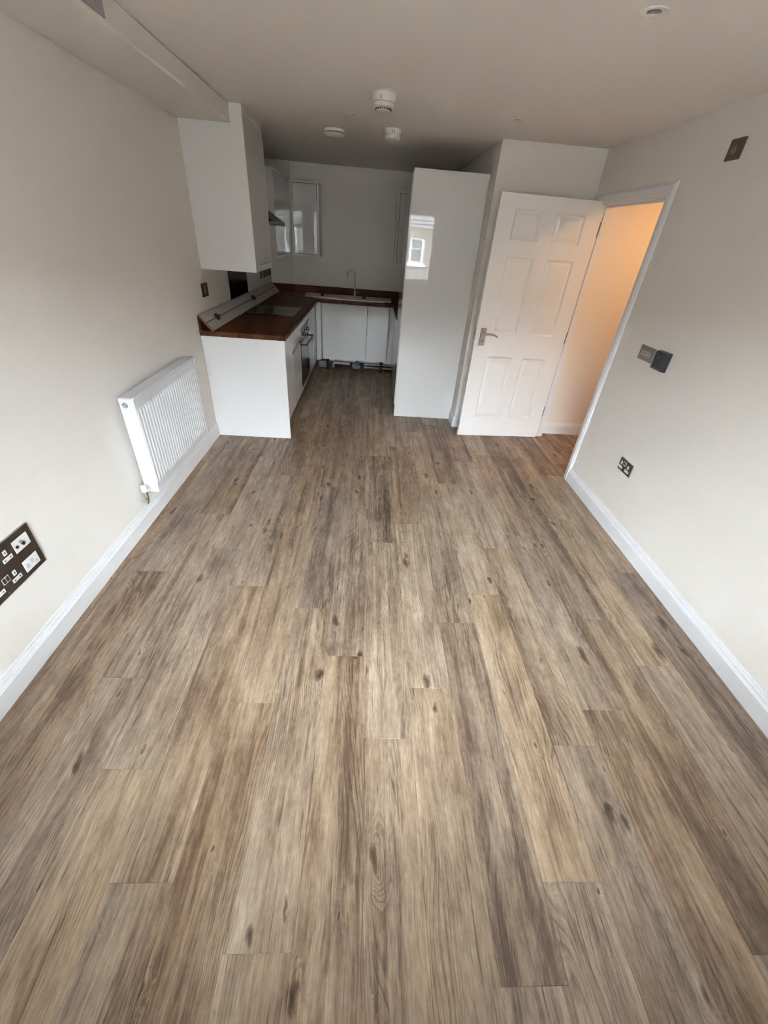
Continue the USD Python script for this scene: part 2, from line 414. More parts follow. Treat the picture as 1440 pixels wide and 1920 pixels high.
# the hall beyond the door
solo('wall_hall_back', cb(W + 0.1, 4.75, 4.07, 4.17, -0.06, H + 0.1, 0), 'hall', 'hall wall glowing orange through the doorway', 'wall', kind='structure')
solo('wall_hall_right', cb(4.75, 4.85, 2.2, 4.17, -0.06, H + 0.1, 0), 'hall', 'far side wall of the hall', 'wall', kind='structure')
solo('wall_hall_near', cb(W + 0.1, 4.75, 2.2, 2.3, -0.06, H + 0.1, 0), 'hall', 'near side wall of the hall', 'wall', kind='structure')
solo('ceiling_hall', cb(W + 0.1, 4.85, 2.2, 4.17, H, H + 0.1, 0), 'ceil', 'ceiling of the hall', 'ceiling', kind='structure')

# skirting
SK = 0.018
SKP = [(0, 0), (SK, 0), (SK, 0.086), (SK - 0.003, 0.0895), (SK - 0.003, 0.093), (SK - 0.006, 0.098), (SK - 0.0075, 0.106), (SK - 0.0075, 0.1095), (SK - 0.0105, 0.1125), (0.0055, 0.121), (0.004, 0.1265), (0, 0.1265)]
solo('baseboard_left', prism(SKP, (0, YN, 0), (0, 3.570, 0), (1, 0, 0)), 'white', 'white moulded skirting under the radiator', 'skirting board', kind='structure')
solo('baseboard_right', prism(SKP, (W, YN, 0), (W, DY0 - 0.072, 0), (-1, 0, 0)), 'white', 'white moulded skirting along the right wall', 'skirting board', kind='structure')
def corner_skirt():
    pr = np.array(SKP); v = []; n = len(pr)
    for k in range(3):
        for a, b in pr:
            v.append([(W - 0.02, YS - a, b), (XS - a, YS - a, b), (XS - a, 4.3105, b)][k])
    f = []
    for k in range(2):
        for i in range(n):
            j = (i + 1) % n
            f += [(k * n + i, k * n + j, (k + 1) * n + j), (k * n + i, (k + 1) * n + j, (k + 1) * n + i)]
    tt = np.array(m3.triangulate([pr]), int)
    f = np.vstack([np.array(f), tt, tt[:, ::-1] + 2 * n])
    m = trimesh.Trimesh(np.array(v), f, process=False); m.fix_normals(); return m
solo('baseboard_partition', corner_skirt(), 'white', 'short white skirting wrapping the wall corner beside the open door', 'skirting board', kind='structure')
solo('baseboard_hall', prism(SKP, (W + 0.13, 4.07, 0), (4.75, 4.07, 0), (0, -1, 0)), 'white', 'white skirting at the foot of the orange hall wall', 'skirting board', kind='structure')

# door lining and architrave
trim = thing('trim_1', 'white moulded door frame around the doorway in the right wall', 'door frame', (W, (DY0 + DY1) / 2, 0), kind='structure')
part(trim, 'lining', cb(W - 0.001, W + 0.101, DY0 - LIN, DY0, 0, DZ + LIN), 'white')
part(trim, 'lining', cb(W - 0.001, W + 0.101, DY1, DY1 + LIN, 0, DZ + LIN), 'white')
part(trim, 'lining', cb(W - 0.001, W + 0.101, DY0, DY1, DZ, DZ + LIN), 'white')
part(trim, 'door_stop', cb(W + 0.045, W + 0.075, DY0, DY0 + 0.012, 0, DZ), 'white')
part(trim, 'door_stop', cb(W + 0.045, W + 0.075, DY1 - 0.012, DY1, 0, DZ), 'white')
part(trim, 'door_stop', cb(W + 0.045, W + 0.075, DY0 + 0.012, DY1 - 0.012, DZ - 0.012, DZ), 'white')
AW = 0.068
ARP = [(0, 0), (0, 0.009), (0.004, 0.013), (0.018, 0.014), (0.022, 0.017), (0.045, 0.019), (0.052, 0.018), (0.056, 0.013), (0.062, 0.0125), (0.066, 0.009), (0.068, 0.006), (0.068, 0)]
def arch():
    """Mitred frame: profile (across, out) swept up the near side, along the top, down the far side."""
    pr = np.array(ARP); n = len(pr); o = 0.006; v = []
    y0, y1, z1 = DY0 - o, DY1 + o, DZ + o
    segs = []
    for leg in (0, 1, 2):
        v = []
        for a, t in pr:
            A = {0: ((y0 - a, 0.0), (y0 - a, z1 + a)), 1: ((y0 - a, z1 + a), (y1 + a, z1 + a)), 2: ((y1 + a, z1 + a), (y1 + a, 0.0))}[leg]
            v.append((A[0], A[1], t))
        vv = [(W - t, A0[0], A0[1]) for A0, A1, t in v] + [(W - t, A1[0], A1[1]) for A0, A1, t in v]
        f = []
        for i in range(n):
            j = (i + 1) % n
            f += [(i, j, n + j), (i, n + j, n + i)]
        tt = np.array(m3.triangulate([pr]), int)
        m = trimesh.Trimesh(np.array(vv), np.vstack([np.array(f), tt[:, ::-1], tt + n]), process=False); m.fix_normals(); segs.append(m)
    return segs
for s_ in arch(): part(trim, 'architrave', s_, 'white')

# the window behind the viewer
win = thing('window_1', 'white framed window behind the viewer', 'window', ((WIN[0] + WIN[1]) / 2, YN, WIN[2]), kind='structure')
fr = 0.055
yw0, yw1 = YN - 0.17, YN - 0.10
for a in ((WIN[0], WIN[0] + fr, WIN[2], WIN[3]), (WIN[1] - fr, WIN[1], WIN[2], WIN[3])):
    part(win, 'frame', cb(a[0], a[1], yw0, yw1, a[2], a[3], 0.004), 'upvc')
for a in ((WIN[2], WIN[2] + fr), (WIN[3] - fr, WIN[3])):
    part(win, 'frame', cb(WIN[0] + fr, WIN[1] - fr, yw0, yw1, a[0], a[1], 0.004), 'upvc')
xm = (WIN[0] + WIN[1]) / 2
part(win, 'mullion', cb(xm - 0.035, xm + 0.035, yw0, yw1, WIN[2] + fr, WIN[3] - fr, 0.004), 'upvc')
for a in ((WIN[0] + fr, xm - 0.035), (xm + 0.035, WIN[1] - fr)):
    part(win, 'pane', cb(a[0], a[1], YN - 0.137, YN - 0.133, WIN[2] + fr, WIN[3] - fr, 0), 'pane')
part(win, 'window_board', cb(WIN[0] - 0.04, WIN[1] + 0.04, YN - 0.1, YN + 0.03, WIN[2] - 0.02, WIN[2] + 0.004, 0.003), 'upvc')

# ------------------------------------------------------------------ OUTSIDE, seen in the glossy doors
solo('street', cb(-25, 28, -9.9, -1.5, -4.2, -4.0, 0), 'asphalt', 'asphalt street below the window', 'street', kind='structure')
fac = thing('opposite_building', 'pale rendered building with white sash windows across the street', 'building', (2.0, -10.3, -4.0), kind='structure')
FY = -9.9
FTOP = 3.3
wallb = mbox(-16, 20, FY - 0.8, FY, -4.0, FTOP)
wx = [3.08 + 2.35 * i for i in range(-7, 8)]
ROWS = (0.86, -2.4)
WW, WH = 0.28, 0.80
for x in wx:
    for z in ROWS: wallb = wallb - mbox(x - WW, x + WW, FY - 0.14, FY + 0.1, z, z + WH)
part(fac, 'wall', wallb, 'stone')
part(fac, 'cornice', cb(-16.1, 20.1, FY - 0.1, FY + 0.22, FTOP - 0.05, FTOP + 0.12, 0.02), 'band')
for z in (1.985, 2.105, 2.225): part(fac, 'band', cb(-16, 20, FY - 0.02, FY + 0.06, z, z + 0.09, 0.01), 'band')
for x in wx:
    for z in ROWS:
        part(fac, 'sash_frame', [cb(x - WW, x - WW + 0.08, FY - 0.12, FY - 0.02, z, z + WH), cb(x + WW - 0.10, x + WW, FY - 0.12, FY - 0.02, z, z + WH),
            cb(x - WW + 0.08, x + WW - 0.10, FY - 0.12, FY - 0.02, z, z + 0.04), cb(x - WW + 0.08, x + WW - 0.10, FY - 0.12, FY - 0.02, z + WH - 0.04, z + WH),
            cb(x - WW + 0.08, x + WW - 0.10, FY - 0.1, FY - 0.03, z + 0.44, z + 0.475)], 'stonewhite')
        part(fac, 'glass', cb(x - WW + 0.08, x + WW - 0.10, FY - 0.1, FY - 0.09, z + 0.04, z + WH - 0.04, 0), 'farglass')
        part(fac, 'sill', cb(x - WW - 0.1, x + WW + 0.1, FY - 0.1, FY + 0.1, z - 0.12, z, 0.01), 'stonewhite')

# ------------------------------------------------------------------ HALL LAMP (warm), out of view above the hall floor
hl = thing('hall_light', 'warm round ceiling lamp in the hall', 'lamp', (3.95, 3.32, H - 0.06))
part(hl, 'lamp_body', lathe([(0, 0), (0.16, 0), (0.16, 0.055), (0.15, 0.06), (0, 0.06)], (3.95, 3.32, H - 0.06)), 'plastic')
dl = UsdLux.DiskLight.Define(stage, hl + '/bulb')
dl.CreateRadiusAttr(0.14); dl.CreateIntensityAttr(3.5); dl.CreateColorAttr(Gf.Vec3f(1.0, 0.54, 0.235))
dl.AddTranslateOp().Set(Gf.Vec3d(0, 0, -0.004))

# ------------------------------------------------------------------ DOOR LEAF (open, in front of the partition)
ang = math.degrees(math.atan2(0.058, 0.851))
DW, DT, DB, DTOP = 0.848, 0.040, 0.008, 1.986
door = thing('door_1', 'white six-panel door standing open with a satin lever handle', 'door', (2.334, 3.861, 0), ang, kind='structure', local=True)
slab = mbox(0, DW, 0, DT, DB, DTOP)
panels = [(0.132, 0.372, 1.690, 1.893), (0.478, 0.720, 1.686, 1.890), (0.137, 0.372, 0.990, 1.582), (0.480, 0.725, 0.990, 1.580), (0.140, 0.385, 0.204, 0.794), (0.486, 0.722, 0.212, 0.790)]
fields = []
for (a, b, c, d) in panels:
    g1 = 0.014
    for side in (0, 1):
        s0, sd = (-0.0005, 0.0115) if side == 0 else (DT + 0.0005, DT - 0.0115)
        slab = slab - hull([(x, s0, z) for x in (a, b) for z in (c, d)] + [(x, sd, z) for x in (a + g1, b - g1) for z in (c + g1, d - g1)])
    w = 0.026
    fields.append((hull([(x, 0.0118, z) for x in (a + g1 + 0.004, b - g1 - 0.004) for z in (c + g1 + 0.004, d - g1 - 0.004)] + [(x, 0.0012, z) for x in (a + g1 + w, b - g1 - w) for z in (c + g1 + w, d - g1 - w)] ),
                   hull([(x, DT - 0.0118, z) for x in (a + g1 + 0.004, b - g1 - 0.004) for z in (c + g1 + 0.004, d - g1 - 0.004)] + [(x, DT - 0.0012, z) for x in (a + g1 + w, b - g1 - w) for z in (c + g1 + w, d - g1 - w)])))
part(door, 'leaf', slab, 'door')
for f0, f1 in fields: part(door, 'panel', [f0, f1], 'door')
def lever(side):
    y = -1 if side == 0 else 1
    y0 = 0.0 if side == 0 else DT
    hp = part(door, 'handle_plate', cb(0.040, 0.092, min(y0, y0 + y * 0.009), max(y0, y0 + y * 0.009), 0.885, 1.033, 0.003), 'satin', label='satin nickel handle plate')
    c = (0.066, y0, 0.984)
    part(hp, 'rose', cyl((0.066, y0 + y * 0.008, 0.984), (0.066, y0 + y * 0.030, 0.984), 0.0105, 20), 'satin', smooth=40)
    pts = [(0.058, y0 + y * 0.038, 0.984)] + [(0.066 + 0.124 * t, y0 + y * (0.040 + 0.006 * math.sin(t * math.pi)), 0.984 + 0.012 * math.sin(t * math.pi * 0.9) - 0.016 * t * t) for t in np.linspace(0.08, 1, 12)]
    part(hp, 'lever', tube(pts, [0.008] + [0.0105 - 0.003 * t for t in np.linspace(0, 1, 12)], 14), 'satin', smooth=50)
    part(hp, 'keyhole', cb(0.0625, 0.0695, min(y0 + y * 0.0085, y0 + y * 0.0098), max(y0 + y * 0.0085, y0 + y * 0.0098), 0.915, 0.932, 0.0002), 'dark')
    for z in (0.898, 1.021): part(hp, 'screw', lathe([(0, 0), (0.0038, 0), (0.003, 0.0014), (0, 0.0014)], (0.066, y0 + y * 0.009, z), '-y' if side == 0 else 'y', 12), 'satin')
lever(0); lever(1)
part(door, 'latch_plate', cb(-0.0012, 0.0002, 0.009, 0.031, 0.93, 1.03, 0), 'satin')
part(door, 'latch_bolt', cb(-0.012, 0.0, 0.014, 0.026, 0.972, 0.992, 0.002), 'satin')
for z in (1.807, 0.981, 0.281):
    hg = part(door, 'hinge', cb(DW + 0.0005, DW + 0.026, 0.0330, 0.0352, z - 0.05, z + 0.05, 0.0005), 'hinge', label='dark steel hinge')
    part(hg, 'knuckle', cyl((DW + 0.0052, 0.010, z - 0.05), (DW + 0.0052, 0.010, z + 0.05), 0.0048, 12), 'hinge', smooth=40)
    part(hg, 'leaf_plate', cb(DW - 0.0005, DW + 0.0012, 0.008, 0.033, z - 0.05, z + 0.05, 0.0004), 'hinge')

# ------------------------------------------------------------------ RADIATOR
rad = thing('radiator', 'white ribbed panel radiator under the left wall', 'radiator', (0.07, 2.62, 0.225))
ry0, ry1, rz0, rz1, rx0, rx1 = 2.175, 3.082, 0.232, 0.826, 0.033, 0.116
def corrugated():
    pitch = 0.0333; n = 27
    yA = (ry0 + ry1) / 2 - n * pitch / 2
    prof = [(0, 0)]
    for i in range(n):
        y = yA + i * pitch
        prof += [(y + pitch * q, h) for q, h in ((0.10, 0.0), (0.22, 0.0075), (0.34, 0.0085), (0.66, 0.0085), (0.78, 0.0075), (0.90, 0.0))]
    prof = prof[1:]
    ys = [ry0 + 0.003] + [q[0] for q in prof] + [ry1 - 0.003]
    hs = [0.0] + [q[1] for q in prof] + [0.0]
    zs = [(rz0 + 0.010, 0), (rz0 + 0.046, 0), (rz0 + 0.058, 0.6), (rz0 + 0.066, 1), (rz1 - 0.080, 1), (rz1 - 0.072, 0.6), (rz1 - 0.060, 0), (rz1 - 0.014, 0), (rz1 - 0.008, -0.35)]
    xf = rx1 - 0.0085
    v = [(xf + h * k if k >= 0 else xf + 0.0085 * k, y, z) for z, k in zs for y, h in zip(ys, hs)]
    m = len(ys); f = []
    for i in range(len(zs) - 1):
        for j in range(m - 1):
            a = i * m + j
            f += [(a, a + 1, a + m + 1), (a, a + m + 1, a + m)]
    v = np.array(v); back = v.copy(); back[:, 0] = xf - 0.012
    nn = len(v); f2 = [(c + nn, b + nn, a + nn) for a, b, c in f]
    f3 = []
    edge = [j for j in range(m)] + [i * m + m - 1 for i in range(1, len(zs))] + [(len(zs) - 1) * m + j for j in range(m - 2, -1, -1)] + [i * m for i in range(len(zs) - 2, 0, -1)]
    for a, b in zip(edge, edge[1:] + edge[:1]): f3 += [(b, a, a + nn), (b, a + nn, b + nn)]
    mm = trimesh.Trimesh(np.vstack([v, back]), np.array(f + f2 + f3), process=False); mm.fix_normals(); return mm
part(rad, 'front_panel', corrugated(), 'enamel', smooth=25)
part(rad, 'back_panel', cb(rx0, rx0 + 0.012, ry0 + 0.003, ry1 - 0.003, rz0 + 0.01, rz1 - 0.012, 0.003), 'enamel')
for a, b in ((ry0, ry0 + 0.003), (ry1 - 0.003, ry1)):
    part(rad, 'side_panel', cb(rx0 - 0.001, rx1 - 0.002, a, b, rz0 + 0.004, rz1 - 0.002, 0.001), 'enamel')
part(rad, 'top_cover', cb(rx0 - 0.002, rx1 - 0.004, ry0 + 0.002, ry1 - 0.002, rz1 - 0.010, rz1 + 0.002, 0.003), 'enamel')
part(rad, 'top_lip', cb(rx1 - 0.014, rx1 - 0.001, ry0 + 0.002, ry1 - 0.002, rz1 - 0.006, rz1 + 0.0055, 0.003), 'enamel')
vp = part(rad, 'vent_plug', lathe([(0, 0), (0.0155, 0), (0.0155, 0.004), (0.011, 0.0055), (0.011, 0.0035), (0, 0.0035)], (0.062, ry0, 0.788), '-y', 24), 'chrome', smooth=40, label='chrome vent plug')
part(vp, 'bleed_screw', lathe([(0, 0), (0.004, 0), (0.0035, 0.004), (0, 0.004)], (0.062, ry0 - 0.003, 0.788), '-y', 12), 'chrome')
vv = part(rad, 'valve', cyl((0.06, ry0 + 0.004, 0.258), (0.06, 2.115, 0.258), 0.0105), 'chrome', smooth=40, label='chrome radiator valve')
part(vv, 'valve_nut', lathe([(0, 0), (0.0145, 0), (0.0145, 0.016), (0, 0.016)], (0.06, 2.160, 0.258), '-y', 6), 'chrome')
part(vv, 'valve_body', cyl((0.06, 2.117, 0.225), (0.06, 2.117, 0.275), 0.0125), 'chrome', smooth=40)
part(vv, 'valve_cap', lathe([(0, 0), (0.017, 0), (0.0175, 0.034), (0.0155, 0.038), (0, 0.038)], (0.06, 2.117, 0.272), 'z', 28), 'plastic', smooth=40, label='white valve cap')
part(vv, 'tail_nut', lathe([(0, 0), (0.013, 0), (0.013, 0.014), (0, 0.014)], (0.06, 2.117, 0.209), 'z', 6), 'chrome')
part(vv, 'pipe', tube([(0.06, 2.117, 0.215), (0.06, 2.117, 0.20)] + arc((0.042, 2.117, 0.20), 0.018, 0, -math.pi / 2, (1, 0, 0), (0, 0, 1), 8) + [(0.02, 2.117, 0.182), (0.0, 2.117, 0.182)], 0.0075), 'chrome', smooth=40)

# ------------------------------------------------------------------ WALL PLATES
# frames on a wall: (a along the wall to the right as one faces it, b up, c out of the wall)
def on_wall(side):
    if side == 'left': return lambda a, b, c: (c, a, b)
    return lambda a, b, c: (W - c, a, b)
def wbox(F, a0, a1, b0, b1, c0, c1, ch=0.0008):
    p, q = F(a0, b0, c0), F(a1, b1, c1)
    lo, hi = np.minimum(p, q), np.maximum(p, q)
    return cb(lo[0], hi[0], lo[1], hi[1], lo[2], hi[2], ch)
def socket_outlet(t, F, a, b, c, k=1.0):
    """One 13 amp outlet: earth insert above a bar with two slots; a, b is the centre."""
    e = part(t, 'earth_insert', wbox(F, a - 0.0085 * k, a + 0.0085 * k, b + 0.010 * k, b + 0.033 * k, c, c + 0.0022, 0.001), 'insert')
    part(e, 'slot', wbox(F, a - 0.002 * k, a + 0.002 * k, b + 0.017 * k, b + 0.026 * k, c + 0.002, c + 0.0027, 0), 'dark')
    e = part(t, 'outlet_bar', wbox(F, a - 0.024 * k, a + 0.024 * k, b - 0.016 * k, b + 0.002 * k, c, c + 0.0022, 0.001), 'insert')
    for s in (-1, 1):
        part(e, 'slot', wbox(F, a + s * 0.0135 * k - 0.0032 * k, a + s * 0.0135 * k + 0.0032 * k, b - 0.009 * k, b - 0.005 * k, c + 0.002, c + 0.0027, 0), 'dark')
def rocker_pair(t, F, a, b, c, k=1.0):
    w, h, th = 0.0165 * k, 0.0135 * k, 0.0013
    part(t, 'rocker_surround', [wbox(F, a - w, a + w, b + h - th, b + h, c, c + 0.002, 0), wbox(F, a - w, a + w, b - h, b - h + th, c, c + 0.002, 0),
         wbox(F, a - w, a - w + th, b - h + th, b + h - th, c, c + 0.002, 0), wbox(F, a + w - th, a + w, b - h + th, b + h - th, c, c + 0.002, 0), wbox(F, a - th / 2, a + th / 2, b - h + th, b + h - th, c, c + 0.002, 0)], 'insert')
    for s in (-1, 1): part(t, 'rocker', wbox(F, a + s * 0.0080 * k - 0.0064 * k, a + s * 0.0080 * k + 0.0064 * k, b - 0.0112 * k, b + 0.0112 * k, c, c + 0.003, 0.001), 'bronze')

FL, FR = on_wall('left'), on_wall('right')
# large media plate, left edge of the picture
t = thing('media_plate', 'large dark bronze socket and aerial plate low on the left wall', 'socket plate', (0.006, 1.16, 0.38))
part(t, 'plate', wbox(FL, 0.945, 1.364, 0.380, 0.581, 0, 0.010, 0.0015), 'bronze')
part(t, 'plate_rim', [wbox(FL, 0.943, 1.366, 0.5795, 0.5835, 0, 0.0085, 0.001), wbox(FL, 1.3635, 1.3665, 0.378, 0.5795, 0, 0.0085, 0.001), wbox(FL, 0.943, 1.3635, 0.3775, 0.3805, 0, 0.0085, 0.001), wbox(FL, 0.943, 0.9455, 0.3805, 0.5795, 0, 0.0085, 0.001)], 'rim')
for a in (1.224, 1.128, 1.032): socket_outlet(t, FL, a - 0.004, 0.520, 0.010, 1.0)
for a in (1.218, 1.128, 1.038): socket_outlet(t, FL, a - 0.005, 0.424, 0.010, 1.0)
rocker_pair(t, FL, 1.170, 0.447, 0.010, 1.0)
rocker_pair(t, FL, 1.172, 0.543, 0.010, 1.0)
md = part(t, 'module', wbox(FL, 1.262, 1.341, 0.5015, 0.5555, 0.008, 0.0125, 0.0008), 'insert', label='white aerial module with dark connectors')
for (a, b, r) in ((1.274, 0.527, 0.0065), (1.306, 0.523, 0.0075)):
    part(md, 'connector', lathe([(0, 0), (r, 0), (r, 0.004), (r * 0.55, 0.004), (r * 0.5, 0.0015), (0, 0.0015)], FL(a, b, 0.0122), 'x', 20), 'black')
part(md, 'connector', lathe([(0.0048, 0), (0.0068, 0), (0.0068, 0.005), (0.0048, 0.005), (0.0048, 0)], FL(1.296, 0.536, 0.0122), 'x', 20), 'silver')
part(md, 'print', [wbox(FL, 1.300, 1.314, 0.5105, 0.5125, 0.0122, 0.0127, 0), wbox(FL, 1.270, 1.280, 0.5135, 0.5150, 0.0122, 0.0127, 0)], 'grey')
md = part(t, 'module', wbox(FL, 1.260, 1.339, 0.4015, 0.4545, 0.008, 0.0125, 0.0008), 'insert', label='white telephone and data module')
part(md, 'shutter', wbox(FL, 1.268, 1.286, 0.414, 0.436, 0.0123, 0.0140, 0.0006), 'shutter')
part(md, 'shutter', wbox(FL, 1.294, 1.312, 0.421, 0.443, 0.0123, 0.0140, 0.0006), 'shutter')
part(md, 'shutter', wbox(FL, 1.316, 1.328, 0.412, 0.424, 0.0123, 0.0140, 0.0006), 'shutter')
for a, b in ((1.322, 0.566), (1.322, 0.392), (1.155, 0.566), (1.155, 0.392)): part(t, 'screw', lathe([(0, 0), (0.0028, 0), (0.0022, 0.001), (0, 0.001)], FL(a, b, 0.010), 'x', 12), 'rim')

# right wall
t = thing('double_socket', 'dark bronze double socket with white inserts low on the right wall', 'socket', (W - 0.004, 2.396, 0.423))
part(t, 'plate', wbox(FR, 2.323, 2.469, 0.423, 0.506, 0, 0.008, 0.0015), 'bronze')
part(t, 'plate_rim', [wbox(FR, 2.321, 2.471, 0.505, 0.508, 0, 0.007, 0.0008), wbox(FR, 2.321, 2.3235, 0.421, 0.505, 0, 0.007, 0.0008)], 'rim')
for a in (2.441, 2.361): socket_outlet(t, FR, a, 0.4525, 0.008, 1.0)
rocker_pair(t, FR, 2.404, 0.482, 0.008, 0.95)
t = thing('light_switch', 'brushed bronze four-gang light switch beside the doorway', 'light switch', (W - 0.004, 2.668, 1.10))
part(t, 'plate', wbox(FR, 2.594, 2.742, 1.100, 1.183, 0, 0.007, 0.0015), 'bronze2')
part(t, 'plate_rim', [wbox(FR, 2.592, 2.5945, 1.098, 1.185, 0, 0.006, 0.0008), wbox(FR, 2.5945, 2.744, 1.098, 1.1005, 0, 0.006, 0.0008)], 'rim')
for i in range(4):
    a = 2.716 - 0.0285 * i
    part(t, 'switch_surround', [wbox(FR, a - 0.009, a + 0.009, 1.1515, 1.1535, 0.007, 0.0084, 0), wbox(FR, a - 0.009, a - 0.0072, 1.130, 1.1515, 0.007, 0.0084, 0), wbox(FR, a + 0.0072, a + 0.009, 1.130, 1.1515, 0.007, 0.0084, 0), wbox(FR, a - 0.009, a + 0.009, 1.128, 1.130, 0.007, 0.0084, 0)], 'insert')
    part(t, 'rocker', wbox(FR, a - 0.0068, a + 0.0068, 1.1305, 1.151, 0.007, 0.0095, 0.001), 'bronze2')
t = thing('thermostat', 'black room control box next to the light switch', 'thermostat', (W - 0.02, 2.48, 1.088))
bx = hull([FR(a, b, c) for a0, a1, b0, b1, c in ((2.432, 2.534, 1.086, 1.191, 0.0), (2.430, 2.536, 1.084, 1.193, 0.006), (2.432, 2.534, 1.088, 1.189, 0.034), (2.440, 2.526, 1.096, 1.181, 0.042)) for a in (a0, a1) for b in (b0, b1)])
part(t, 'housing', bx, 'black')
part(t, 'bezel', wbox(FR, 2.4435, 2.5225, 1.099, 1.178, 0.041, 0.0435, 0.0012), 'black')
sc = part(t, 'screen', wbox(FR, 2.450, 2.516, 1.106, 1.173, 0.043, 0.0445, 0.0006), 'screen')
part(sc, 'print', [wbox(FR, 2.470, 2.496, 1.158, 1.1605, 0.0444, 0.0447, 0)], 'grey')
t = thing('isolator_plate', 'small dark bronze plate high on the right wall', 'wall plate', (W - 0.006, 2.636, 2.08))
part(t, 'plate', wbox(FR, 2.588, 2.684, 2.080, 2.165, 0, 0.011, 0.0012), plain('grey_bronze_plate', (0.13, 0.115, 0.095), 0.4, 0.6))
part(t, 'dial', lathe([(0, 0), (0.017, 0), (0.016, 0.0025), (0, 0.0025)], FR(2.640, 2.120, 0.0105), '-x', 28), 'bronze2', smooth=40)
part(t, 'screw', lathe([(0, 0), (0.003, 0), (0.0025, 0.001), (0, 0.001)], FR(2.672, 2.123, 0.011), '-x', 12), 'bronze2')
part(t, 'screw', lathe([(0, 0), (0.003, 0), (0.0025, 0.001), (0, 0.001)], FR(2.602, 2.123, 0.011), '-x', 12), 'bronze2')

# switched spur on the left wall over the worktop
t = thing('fused_spur', 'dark bronze switch plate with a pale rocker under the tall wall cupboard', 'switch plate', (0.004, 3.825, 1.13))
part(t, 'plate', wbox(FL, 3.758, 3.888, 1.130, 1.228, 0, 0.008, 0.0012), 'bronze')
part(t, 'rocker_surround', [wbox(FL, 3.802, 3.846, 1.150, 1.154, 0.008, 0.0095, 0), wbox(FL, 3.802, 3.846, 1.204, 1.208, 0.008, 0.0095, 0), wbox(FL, 3.802, 3.807, 1.154, 1.204, 0.008, 0.0095, 0), wbox(FL, 3.840, 3.846, 1.154, 1.204, 0.008, 0.0095, 0)], 'rim')
part(t, 'rocker', wbox(FL, 3.810, 3.836, 1.158, 1.200, 0.008, 0.011, 0.001), 'bronze2')

# row of dark sockets above the worktop in the far left corner
ys = (5.86, 6.03, 6.19, 6.35)
cs = thing('counter_socket', '', 'socket', (0.004, ys[0], 1.105), group='row of counter sockets')
part(cs, 'plate', wbox(FL, ys[0] - 0.052, ys[0] + 0.052, 1.105, 1.191, 0, 0.008, 0.0012), 'bronze')
e = part(cs, 'outlet_bar', wbox(FL, ys[0] - 0.024, ys[0] + 0.024, 1.124, 1.138, 0.008, 0.0095, 0.0005), 'bronze2')
part(cs, 'rocker', wbox(FL, ys[0] + 0.022, ys[0] + 0.038, 1.150, 1.174, 0.008, 0.0105, 0.0008), 'bronze2')
CL = ['nearest of the four dark sockets in a row above the left worktop', 'second nearest of the four dark sockets above the left worktop', 'third nearest of the four dark sockets above the left worktop', 'farthest of the four dark sockets, beside the corner boxing']
tag(stage.GetPrimAtPath(cs), CL[0])
for y, l in zip(ys[1:], CL[1:]): dup(cs, (0.004, y, 1.105), l)

# silver blank plate on the side of the beam
t = thing('beam_plate', 'small silver blank plate on the side of the ceiling beam', 'wall plate', (BX, 2.19, BZ))
part(t, 'plate', cb(BX, BX + 0.006, 2.06, 2.262, 2.233, 2.316, 0.001), 'silver')
part(t, 'slot', cb(BX + 0.0055, BX + 0.0065, 2.20, 2.215, 2.262, 2.266, 0), 'dark')
part(t, 'slot', cb(BX + 0.0055, BX + 0.0065, 2.10, 2.115, 2.262, 2.266, 0), 'dark')

# ------------------------------------------------------------------ CEILING FITTINGS
def downlight(x, y, label):
    t = thing('downlight', label, 'ceiling light', (x, y, H), group='recessed ceiling lights')
    part(t, 'ring', lathe([(0.0235, 0.002), (0.0235, -0.0012), (0.027, -0.0016), (0.030, -0.0036), (0.038, -0.0046), (0.0435, -0.003), (0.0455, 0.0), (0.0235, 0.002)], (x, y, H), 'z', 48), 'plastic', smooth=40)
    part(t, 'can', lathe([(0.0242, 0.002), (0.0236, 0.003), (0.0215, 0.045), (0.0, 0.046), (0.0, 0.049), (0.0236, 0.048), (0.0242, 0.002)], (x, y, H), 'z', 40), 'silver', smooth=40)
    part(t, 'lens', lathe([(0, 0.010), (0.0225, 0.010), (0.0225, 0.014), (0, 0.014)], (x, y, H), 'z', 32), 'lampglass')
    return t
d0 = downlight(*LIGHTS[0], 'unlit recessed downlight nearest the viewer, upper right of the ceiling')
dup(d0, (*LIGHTS[1], H), 'unlit recessed downlight left of the smoke alarms, near the tall wall cupboard')
dup(d0, (*LIGHTS[2], H), 'unlit recessed downlight in front of the partition by the open door')

def slots(cx, cy, r, z0, z1, n, w, d=0.002, start=0.0, span=2 * math.pi):
    out = []
    for i in range(n):
        a = start + span * i / n
        m = trimesh.creation.box((d, w, z1 - z0)); m.apply_translation((r, 0, (z0 + z1) / 2))
        m.apply_transform(trimesh.transformations.rotation_matrix(a, (0, 0, 1))); m.apply_translation((cx, cy, 0)); out.append(m)
    return out
x, y = 1.403, 3.262
t = thing('smoke_alarm', 'larger white two-tier smoke alarm nearer the viewer', 'smoke alarm', (x, y, H - 0.075))
part(t, 'base', lathe([(0, 0), (0.070, 0), (0.070, -0.006), (0.064, -0.036), (0.060, -0.0375), (0, -0.0375)], (x, y, H), 'z', 48), 'plastic', smooth=35)
part(t, 'head', lathe([(0, -0.0375), (0.054, -0.0375), (0.054, -0.040), (0.0595, -0.041), (0.0595, -0.058), (0.052, -0.061), (0, -0.061)], (x, y, H), 'z', 48), 'plastic', smooth=35)
part(t, 'sensor_cap', lathe([(0, -0.061), (0.046, -0.061), (0.040, -0.070), (0.018, -0.075), (0, -0.075)], (x, y, H), 'z', 40), 'plastic', smooth=35)
part(t, 'vent', slots(x, y, 0.045, H - 0.0685, H - 0.0625, 22, 0.007, 0.006), 'dark')
